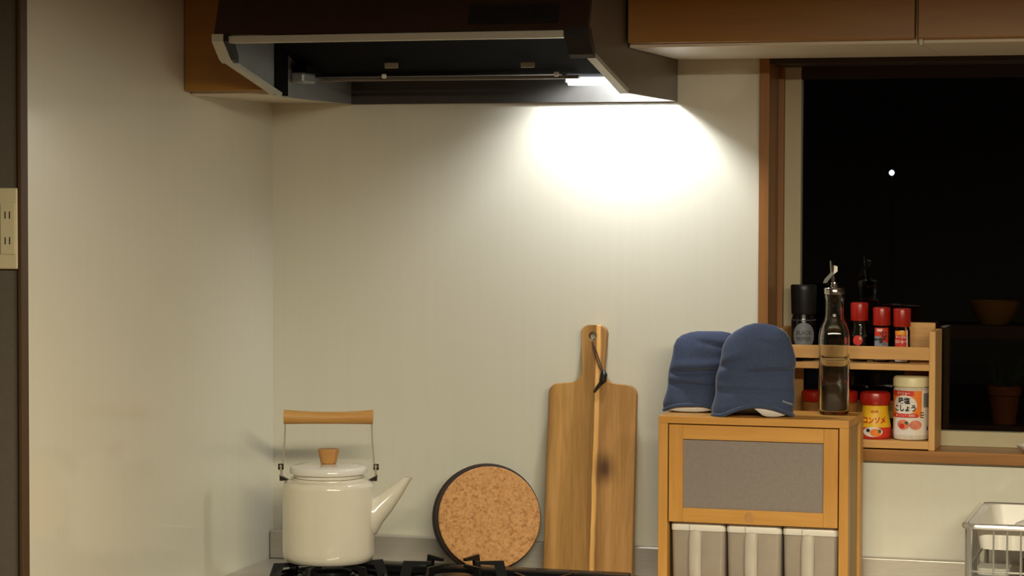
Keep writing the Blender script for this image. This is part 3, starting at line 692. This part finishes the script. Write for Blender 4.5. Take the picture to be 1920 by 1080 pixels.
sp_.build('pour_spout', M_STEEL_B, bt, True)
MB().prism([(-0.019, 0.2145), (-0.0135, 0.2150), (-0.002, 0.2300), (-0.0048, 0.2340), (-0.0165, 0.2215)], 'Y', -0.0035, 0.0035).build('flap_lever', M_STEEL_B, bt)
MB().prism([(-0.002, 0.2290), (0.0045, 0.2340), (0.0045, 0.2420), (-0.001, 0.2440)], 'Y', -0.003, 0.003).build('spout_cap', M_STEEL, bt)

# ------------------------------------------------------------------ spice rack on the window sill
ZS = 1.0757
rk = thing('spice_rack', 'two-tier wooden spice rack standing on the window sill', 'spice rack', (0, 0, ZS))
RX0, RX1, RY0, RY1 = 0.9255, 1.1948, -0.009, 0.0825
MB().box(RX1 - 0.0105, RX1, RY0, RY1, 0, 0.2005, 0.001).build('side_panel', M_RACKV, rk)
MB().box(RX0, RX0 + 0.0105, RY0, RY1, 0, 0.2005, 0.001).build('side_panel', M_RACKV, rk)
ix0, ix1 = RX0 + 0.0105, RX1 - 0.0105
MB().box(ix0, ix1, RY0 + 0.001, RY1 - 0.006, 0.002, 0.0145, 0.0008).build('bottom_shelf', M_RACK, rk)
MB().box(ix0, ix1, RY0 + 0.001, RY1 - 0.006, 0.1338, 0.1442, 0.0008).build('upper_shelf', M_RACK, rk)
MB().box(ix0, ix1, RY0 + 0.001, RY0 + 0.008, 0.1515, 0.1733, 0.0008).build('front_rail', M_RACK, rk)
MB().box(ix1 - 0.052, ix1, RY1 - 0.006, RY1, 0.0, 0.2105, 0.002).build('back_upright', M_RACK, rk)
MB().box(ix0, ix0 + 0.022, RY1 - 0.006, RY1, 0.0, 0.1450, 0.002).build('back_upright', M_RACK, rk)
MB().box(ix0 + 0.022, ix1 - 0.052, RY1 - 0.006, RY1, 0.045, 0.075, 0.001).build('back_rail', M_RACK, rk)

FACE = 0.20
US = ZS + 0.1442 + 0.0004; LS = ZS + 0.0145 + 0.0004
# pepper grinder
pg = thing('pepper_jar', 'black capped pepper jar with oval grey label on the rack', 'jar', (0.9640, 0.040, US), FACE)
MB().lathe([(0, 0), (0.0195, 0), (0.0212, 0.002), (0.0212, 0.066), (0.0195, 0.074), (0.0185, 0.079), (0, 0.079)], 36).build('body', M_JARBLACK, pg, True)
MB().lathe([(0.0, 0.0792), (0.0205, 0.0792), (0.0210, 0.081), (0.0222, 0.120), (0.0225, 0.127), (0.0212, 0.1295), (0, 0.1295)], 36).build('cap', M_BLACKP, pg, True)
MB().lathe([(0.0214, 0.0685), (0.0216, 0.0692), (0.0208, 0.0700)], 36).build('neck_ring', M_INKGREY, pg, True)
lb = oval_patch('label', 0.0214, 0.0, 0.0425, 0.95, 0.0225, M_LBLGREY, pg)
text_on_cyl('lettering', 'BLACK', 0.0100, 0.0219, 0.0, 0.0475, M_INKGREY, lb, 0.9, 0.0002)
text_on_cyl('lettering', 'PEPPER', 0.0094, 0.0219, 0.0, 0.0370, M_INKGREY, lb, 0.85, 0.0002)

def spice_bottle(label, x, h, spice, kind):
    t = thing('spice_bottle', label, 'spice bottle', (x - 0.0037, 0.038, US), FACE, 'red capped spice bottles on the rack')
    hb = h - 0.031
    MB().lathe([(0, 0), (0.0132, 0), (0.0142, 0.0015), (0.0142, hb - 0.007), (0.0128, hb - 0.002), (0.0122, hb), (0, hb)], 32).build('glass_body', M_JARGLASS, t, True)
    MB().lathe([(0, 0.0015), (0.0128, 0.0015), (0.0132, 0.003), (0.0132, hb * 0.62), (0, hb * 0.62)], 28).build('spice', spice, t, True)
    MB().lathe([(0, hb + 0.0002), (0.0142, hb + 0.0002), (0.0148, hb + 0.0015), (0.0151, h - 0.003), (0.0142, h - 0.0005), (0.0125, h), (0, h)], 32).build('cap', M_REDCAP, t, True)
    r0 = 0.0142
    if kind == 0:
        lb = patch('label', [(r0, 0.004), (r0, 0.042)], -0.95, 0.75, M_JARBLACK, t, 0.0002)
        oval_patch('label_red_spot', r0 + 0.0004, -0.25, 0.0365, 0.6, 0.0085, M_LBLRED, lb)
        V, F = text_geo('ブラックペッパー', 0.0052, 0.0001)
        Q = [( (r0 + 0.0005) * math.sin(0.12 + v.y * 0.9 / r0), -(r0 + 0.0005) * math.cos(0.12 + v.y * 0.9 / r0), 0.0555 - v.x * 0.0) for v in V]
        # small vertical column of characters
        for k, ch in enumerate('コショー粒'):
            text_on_cyl('lettering', '|' if ch == 'ー' else ch, 0.0050, r0 + 0.0005, 0.10, 0.0585 - k * 0.0048, M_INKWHITE, t)
    elif kind == 1:
        lb = patch('label', [(r0, 0.004), (r0, 0.0585)], -1.0, 0.8, M_LBLRED, t, 0.0002)
        patch('label_band', [(r0, 0.004), (r0, 0.0440)], -1.0, -0.18, M_LBLGREY, lb, 0.0003)
        patch('label_band', [(r0, 0.004), (r0, 0.0340)], -0.18, 0.8, M_LBLGREY, lb, 0.0003)
        text_on_cyl('lettering', '七', 0.0125, r0 + 0.0006, 0.15, 0.0470, M_INKDARK, lb, 1.0, 0.0005)
        text_on_cyl('lettering', '味', 0.0125, r0 + 0.0006, 0.10, 0.0352, M_INKDARK, lb, 1.0, 0.0005)
        text_on_cyl('lettering', 'S&B', 0.0060, r0 + 0.0006, -0.30, 0.0545, M_INKWHITE, lb, 1.0, 0.0002)
        text_on_cyl('lettering', '唐辛子', 0.0050, r0 + 0.0006, -0.66, 0.0380, M_INKDARK, lb, 0.8, 0.0002)
    else:
        lb = patch('label', [(r0, 0.004), (r0, 0.0540)], -0.95, 0.55, M_LBLRED, t, 0.0002)
        patch('label_top', [(r0, 0.0465), (r0, 0.0540)], -0.95, 0.55, M_LBLORANGE, lb, 0.0003)
        patch('label_edge', [(r0, 0.004), (r0, 0.0550)], 0.50, 0.66, M_LBLWHITE, lb, 0.0003)
        text_on_cyl('lettering', 'S&B', 0.0068, r0 + 0.0006, -0.15, 0.0502, M_LBLYELLOW, lb, 1.0, 0.0003)
        text_on_cyl('lettering', 'テーブル', 0.0054, r0 + 0.0006, -0.2, 0.0430, M_INKWHITE, lb, 0.9, 0.0001)
        text_on_cyl('lettering', 'コショー', 0.0066, r0 + 0.0006, -0.22, 0.0355, M_INKWHITE, lb, 0.85, 0.0002)
        patch('label_strip', [(r0, 0.0015), (r0, 0.0075)], -0.95, 0.66, M_LBLWHITE, lb, 0.0004)
    return t
spice_bottle('tallest red-capped spice bottle, dark inside, next to the oil bottle', 1.0640, 0.1005, M_SPICE, 0)
spice_bottle('middle red-capped spice bottle with black brush characters on its label', 1.1018, 0.0930, M_SPICERED, 1)
spice_bottle('red-capped spice bottle with red and orange label nearest the rack end', 1.1362, 0.0915, M_SPICEGREEN, 2)

# consomme jar
cj = thing('consomme_jar', 'yellow consomme jar with red lid on the lower rack shelf', 'jar', (1.0888, 0.034, LS), FACE)
cprof = [(0.0245, 0.0), (0.0268, 0.003), (0.0275, 0.012), (0.0272, 0.020), (0.0255, 0.031), (0.0232, 0.042), (0.0222, 0.050), (0.0222, 0.057)]
MB().lathe([(0, 0)] + cprof + [(0, 0.057)], 40).build('body', M_LBLYELLOW, cj, True)
MB().lathe([(0, 0.0572), (0.0245, 0.0572), (0.0258, 0.059), (0.0262, 0.066), (0.0262, 0.073), (0.0250, 0.0775), (0.0215, 0.0795), (0, 0.0798)], 40).build('lid', M_REDCAP, cj, True)
lb = patch('label_red_band', [(r, z_) for r, z_ in cprof if z_ <= 0.0201], -1.5, 1.5, M_LBLRED, cj, 0.0003, 24)
oval_patch('label_window', 0.0281, -0.20, 0.0125, 0.62, 0.0085, M_LBLWHITE, cj)
oval_patch('label_food', 0.0284, -0.02, 0.0115, 0.34, 0.0066, M_LBLORANGE, cj)
oval_patch('label_leaf', 0.0286, 0.22, 0.0140, 0.10, 0.0032, M_GREEN, cj)
oval_patch('label_leaf', 0.0286, -0.48, 0.0150, 0.12, 0.0030, M_INKDARK, cj)
def cr_at(zz):
    for (r_a, z_a), (r_b, z_b) in zip(cprof, cprof[1:]):
        if zz <= z_b: return r_a + (r_b - r_a) * (zz - z_a) / (z_b - z_a)
    return cprof[-1][0]
V, F = text_geo('コンソメ', 0.0125, 0.0005)
Q = []
for v in V:
    zz = 0.0315 + v.y; rr_ = cr_at(zz) + 0.0007; a = -0.12 + v.x * 0.86 / rr_
    Q.append((rr_ * math.sin(a), -rr_ * math.cos(a), zz))
raw('lettering', Q, F, M_INKRED, cj)
text_on_cyl('lettering', '味の素', 0.0045, 0.0242, -0.1, 0.0462, M_INKRED, cj, 0.9, 0.0001)

# salt and pepper jar
aj = thing('seasoning_jar', 'large seasoning jar with cream lid and orange white label on the rack', 'jar', (1.1508, 0.032, LS), FACE)
RA = 0.0308
MB().lathe([(0, 0), (RA - 0.004, 0), (RA - 0.001, 0.002), (RA - 0.0003, 0.006), (RA - 0.0003, 0.086), (RA - 0.003, 0.0895), (0, 0.0895)], 44).build('body', M_SALT, aj, True)
MB().lathe([(0, 0.0897), (RA - 0.001, 0.0897), (RA + 0.0004, 0.091), (RA + 0.0004, 0.102), (RA - 0.001, 0.1058), (RA - 0.004, 0.1075), (0, 0.1080)], 44).build('lid', M_CREAMLID, aj, True)
lb = patch('label', [(RA, 0.009), (RA, 0.084)], -1.6, 1.6, M_LBLWHITE, aj, 0.0, 30)
patch('label_orange', [(RA, 0.040), (RA, 0.084)], -1.5, 0.50, M_LBLORANGE, lb, 0.0002, 20)
patch('label_red_top', [(RA, 0.0755), (RA, 0.084)], -1.4, 0.05, M_LBLRED, lb, 0.0003, 16)
text_on_cyl('lettering', 'ダイショー', 0.0055, RA + 0.0007, -0.55, 0.0795, M_INKWHITE, lb, 0.9, 0.0001)
oval_patch('label_white_oval', RA + 0.0005, -0.50, 0.0600, 0.72, 0.0165, M_LBLWHITE, lb)
text_on_cyl('lettering', '味塩', 0.0120, RA + 0.0008, -0.50, 0.0665, M_INKDARK, lb, 0.9, 0.0004)
text_on_cyl('lettering', 'こしょう', 0.0118, RA + 0.0008, -0.46, 0.0540, M_INKDARK, lb, 0.88, 0.0005)
patch('label_red_band', [(RA, 0.0390), (RA, 0.0455)], -1.4, 0.28, M_LBLRED, lb, 0.0006, 18)
text_on_cyl('lettering', '塩・こしょう・調味料', 0.0040, RA + 0.0009, -0.45, 0.0422, M_INKWHITE, lb, 0.9)
oval_patch('label_food', RA + 0.0005, -0.55, 0.0270, 0.36, 0.0085, M_LBLPINK, lb)
oval_patch('label_food', RA + 0.0005, 0.15, 0.0265, 0.34, 0.0080, M_LBLPINK, lb)
oval_patch('label_food', RA + 0.0008, -0.60, 0.0245, 0.16, 0.0040, M_LBLRED, lb)
oval_patch('label_leaf', RA + 0.0008, -0.35, 0.0300, 0.09, 0.0030, M_GREEN, lb)
for k in range(11):
    patch('barcode_bar', [(RA, 0.0560), (RA, 0.0800)], 0.60 + k * 0.046, 0.60 + k * 0.046 + (0.028 if k % 3 else 0.018), M_INKDARK, lb, 0.0006, 1)
for k in range(3):
    patch('fine_print', [(RA, 0.0385 + k * 0.004), (RA, 0.0400 + k * 0.004)], 0.42, 0.62 + 0.05 * (k % 2), M_INKDARK, lb, 0.0006, 2)
patch('fine_print', [(RA, 0.0170), (RA, 0.0240)], 0.86, 0.98, M_INKGREY, lb, 0.0006, 2)

def red_lid_jar(label, x, rad, y, h, body):
    t = thing('stock_jar', label, 'jar', (x - 0.0037, y + 0.028, LS), FACE, 'red lidded jars behind the oil bottle')
    MB().lathe([(0, 0), (rad - 0.002, 0), (rad, 0.003), (rad, h - 0.022), (rad - 0.003, h - 0.019), (0, h - 0.019)], 32).build('body', body, t, True)
    MB().lathe([(0, h - 0.0188), (rad - 0.001, h - 0.0188), (rad + 0.0005, h - 0.016), (rad + 0.0005, h - 0.003), (rad - 0.002, h), (0, h)], 32).build('lid', M_REDCAP, t, True)
    return t
j = red_lid_jar('red-lidded brown jar beside the taller oven mitt, low on the rack', 0.9895, 0.0225, 0.004, 0.079, M_AMBER)
patch('label', [(0.0227, 0.030), (0.0227, 0.044)], -0.3, 0.6, simple('label_blue', '#46587E', 0.6), j, 0.0)
red_lid_jar('red-lidded jar half hidden behind the oil bottle on the rack', 1.0405, 0.0215, 0.010, 0.079, M_AMBER)

# small white dish at the right end of the sill
MB().lathe([(0, 0), (0.028, 0), (0.036, 0.006), (0.040, 0.011), (0.038, 0.0112), (0.030, 0.005), (0, 0.004)], 36).build('small_dish', M_WHITEPL, None, True, (1.3650, 0.030, ZS + 0.0005))
tag(bpy.data.objects['small_dish'], 'small white dish on the window sill at the right edge', 'dish')

# ------------------------------------------------------------------ dish rack
dr = thing('dish_rack', 'chrome wire dish rack with white plastic rim on the counter', 'dish rack', (0, 0, ZC))
DX0, DX1, DY0, DY1, DH = 1.2790, 1.66, -0.34, -0.065, 0.1545
cr_ = 0.018
def rrect(x0, x1, y0, y1, zz, rad, n=5):
    out = []
    for (cx, cy, a0) in ((x1 - rad, y1 - rad, 0), (x0 + rad, y1 - rad, 90), (x0 + rad, y0 + rad, 180), (x1 - rad, y0 + rad, 270)):
        for k in range(n + 1):
            a = math.radians(a0 + 90 * k / n); out.append((cx + rad * math.cos(a), cy + rad * math.sin(a), zz))
    return out
MB().tube(rrect(DX0, DX1, DY0, DY1, DH, cr_), 0.0050, 10, closed=True).build('top_rail', M_CHROME, dr, True)
MB().tube(rrect(DX0 + 0.006, DX1 - 0.006, DY0 + 0.006, DY1 - 0.006, 0.012, cr_), 0.0028, 8, closed=True).build('bottom_rail', M_CHROME, dr, True)
MB().tube(rrect(DX0 + 0.004, DX1 - 0.004, DY0 + 0.004, DY1 - 0.004, 0.085, cr_), 0.0018, 8, closed=True).build('middle_rail', M_CHROME, dr, True)
def wire(x, y, x2, y2, r=0.0016): return MB().tube([(x, y, DH - 0.003), (x, y, 0.05), (x2, y2, 0.012)], r, 7).build('wire', M_CHROME, dr, True)
k = 0
x = DX0 + 0.0455
while x < DX1 - 0.02:
    wire(x, DY0, x, DY0 + 0.006); wire(x, DY1, x, DY1 - 0.006); x += 0.0205
for i in range(9):
    yy = DY0 + 0.035 + i * 0.0255; wire(DX0, yy, DX0 + 0.006, yy); wire(DX1, yy, DX1 - 0.006, yy)
for (x, y) in ((DX0 + 0.009, DY0 + 0.004), (DX1 - 0.009, DY0 + 0.004), (DX0 + 0.009, DY1 - 0.004), (DX1 - 0.009, DY1 - 0.004)):
    MB().tube([(x, y, DH - 0.002), (x, y, 0.001)], 0.0042, 10).build('post', M_CHROME, dr, True)
# white plastic drainer tray hung in the rack: flat rim, sloped wall, floor
o_ = rrect(DX0 + 0.005, DX1 - 0.005, DY0 + 0.010, DY1 + 0.002, DH - 0.0005, 0.02); o2 = rrect(DX0 + 0.005, DX1 - 0.005, DY0 + 0.010, DY1 + 0.002, DH + 0.0030, 0.02)
i1 = rrect(DX0 + 0.017, DX1 - 0.017, DY0 + 0.019, DY1 - 0.012, DH + 0.0030, 0.02); i2 = rrect(DX0 + 0.024, DX1 - 0.024, DY0 + 0.022, DY1 - 0.02, DH - 0.034, 0.02)
i3 = rrect(DX0 + 0.0215, DX1 - 0.0215, DY0 + 0.0195, DY1 - 0.0175, DH - 0.037, 0.02); i0 = rrect(DX0 + 0.0145, DX1 - 0.0145, DY0 + 0.0165, DY1 - 0.0095, DH - 0.0005, 0.02)
MB().loft([[Vector(p) for p in r] for r in (i3, i0, o_, o2, i1, i2)]).build('drainer_tray', M_WHITEPL, dr, True)
# dishes in the tray and a cutlery holder below
bw = MB().lathe([(0, 0.036), (0.018, 0.036), (0.020, 0.033), (0.040, 0.024), (0.052, 0.008), (0.055, 0.0), (0.052, 0.0), (0.046, 0.012), (0.0, 0.030)], 40).build('bowl', M_WHITEPL, None, True, (1.386, -0.205, ZC + DH - 0.0335)); tag(bw, 'white bowl turned upside down in the dish rack', 'bowl')
pl = MB().lathe([(0, 0.0), (0.026, 0.0), (0.029, 0.002), (0.0385, 0.010), (0.038, 0.0115), (0.028, 0.004), (0, 0.003)], 40).build('saucer', M_WHITEPL, None, True, (1.3495, -0.275, ZC + DH - 0.0325)); tag(pl, 'small white saucer at the front of the dish rack', 'saucer')
ch = thing('cutlery_holder', 'grey slotted cutlery holder under the rim of the dish rack', 'holder', (1.3215, -0.292, ZC + 0.0155))
MB().loft([[Vector(p) for p in rrect(-0.024, 0.024, -0.022, 0.03, zz, 0.009)] for zz in (0.0, 0.062)]).build('body', M_HOODIN, ch, True)
for k in range(5): MB().box(-0.019 + k * 0.0085, -0.0165 + k * 0.0085, -0.0228, -0.0212, 0.012, 0.052).build('slot', M_SLOT, ch)
MB().loft([[Vector(p) for p in rrect(-0.025, 0.025, -0.023, 0.031, zz, 0.009)] for zz in (0.062, 0.072)]).build('rim', M_HOODTRIM, ch, True)
gl = thing('drinking_glass', 'dark drinking glass standing low inside the dish rack', 'glass', (1.395, -0.288, ZC + 0.0155))
MB().lathe([(0, 0), (0.026, 0), (0.028, 0.002), (0.031, 0.085), (0.0295, 0.085), (0.0265, 0.004), (0, 0.004)], 36).build('tumbler', M_JARGLASS, gl, True)
MB().lathe([(0.0290, 0.020), (0.0302, 0.050)], 36).build('printed_band', M_JARBLACK, gl, True)
MB().box(DX0 + 0.008, DX1 - 0.008, DY0 + 0.008, DY1 - 0.008, 0.0125, 0.0150).build('bottom_grid', M_STEEL, dr)

# ------------------------------------------------------------------ wall outlet on the left return
ol = thing('wall_outlet', 'cream double wall outlet on the grey wall at the left edge', 'outlet', (-0.062, -0.9402, 1.4513))
MB().box(-0.058, 0.0575, -0.0075, 0, -0.0585, 0.0585, 0.0025, 3).build('cover_plate', M_CREAMPL, ol)
for mx_ in (-0.043, 0.0425):
    MB().box(mx_ - 0.0115, mx_ + 0.0115, -0.0092, -0.0074, -0.037, 0.037, 0.0006).build('socket_module', M_CREAMPL, ol)
    for zc in (0.0195, -0.0175):
        for dx in (-0.0035, 0.0035):
            MB().box(mx_ + dx - 0.0009, mx_ + dx + 0.0009, -0.0094, -0.0090, zc - 0.0052, zc + 0.0052).build('slot', M_SLOT, ol)

# ------------------------------------------------------------------ what the dark window mirrors: a plant shelf behind the camera
sh = thing('plant_shelf', 'dark wooden plant shelf mirrored faintly in the window', 'shelf', (0.85, -4.75, 0))
for x in (-0.25, 0.35):
    for y in (-0.12, 0.12): MB().box(x - 0.018, x + 0.018, y - 0.018, y + 0.018, 0, 1.03).build('post', M_DARKWOOD, sh)
for zz in (0.15, 0.62, 0.985): MB().box(-0.268, 0.368, -0.14, 0.14, zz, zz + 0.05, 0.002).build('board', M_DARKWOOD, sh)
MB().lathe([(0, 0), (0.05, 0), (0.085, 0.05), (0.095, 0.085), (0.090, 0.085), (0.06, 0.02), (0, 0.012)], 32).build('wooden_bowl', M_BOWL, None, True, (0.83, -4.72, 1.0355))
tag(bpy.data.objects['wooden_bowl'], 'yellow wooden bowl mirrored in the upper right of the window', 'bowl')
pp = thing('potted_plant', 'small plant in ribbed terracotta pot mirrored in the window', 'plant', (0.87, -4.70, 0.6705))
MB().lathe([(0, 0), (0.042, 0), (0.055, 0.105), (0.062, 0.107), (0.064, 0.128), (0.064, 0.140), (0.058, 0.140), (0.056, 0.12), (0, 0.118)], 32).build('pot', M_TERRA, pp, True)
rnd = random.Random(5); lf = MB()
for i in range(14):
    a = rnd.uniform(0, 2 * PI); l = rnd.uniform(0.06, 0.15); ln = rnd.uniform(0.2, 0.9)
    p0 = Vector((0.02 * math.cos(a), 0.02 * math.sin(a), 0.118)); p2 = p0 + Vector((math.cos(a) * l * ln, math.sin(a) * l * ln, l)); p1 = (p0 + p2) / 2 + Vector((0, 0, 0.02))
    lf.tube([p0, p1, p2], [0.002, 0.007, 0.001], 6)
lf.build('foliage', M_LEAF, pp, True)

# ------------------------------------------------------------------ room light (out of frame): pendants built as one added long bar for soft shadows
pdt = thing('added_bar_lamp', 'added bar lamp out of view, stretched long to soften shadows', 'lamp', (1.62, -2.20, 1.865), PI / 2)
MB().prism([(-0.10, 0.0), (-0.07, 0.06), (0.07, 0.06), (0.10, 0.0), (0.097, 0.0), (0.068, 0.057), (-0.068, 0.057), (-0.097, 0.0)], 'Y', -0.82, 0.82).build('shade', M_SHADE, pdt)
for y in (-0.45, 0.45): MB().tube([(0, y, 0.06), (0, y, 0.538)], 0.003, 6).build('cable', M_BLACKP, pdt)
for y in (-0.3, 0.0, 0.3): MB().lathe([(0, 0.012), (0.016, 0.016), (0.022, 0.03), (0.016, 0.045), (0, 0.056)], 20, 0, y).build('bulb', M_BULB, pdt, True)
ld = bpy.data.lights.new('pendant_light', 'AREA'); ld.shape = 'RECTANGLE'; ld.size = 0.16; ld.size_y = 1.6; ld.energy = PENDANT_W; ld.color = PENDANT_COL
lo = bpy.data.objects.new('pendant_light', ld); lo.location = (0, 0, 0.004); link(lo, pdt)

# ------------------------------------------------------------------ night outside
sl = thing('street_lamp', 'tiny distant street lamp glowing through the dark window', 'street lamp', (-0.517, 12.0, -1.0))
MB().lathe([(0, -0.019), (0.013, -0.013), (0.0185, 0), (0.013, 0.013), (0, 0.019)], 20).build('lamp_head', M_STREET, sl, True, (0, 0, 2.664))
MB().tube([(0, 0.03, 0), (0, 0.03, 2.70), (0, 0.0, 2.705)], 0.012, 8).build('pole', M_FILTER, sl)
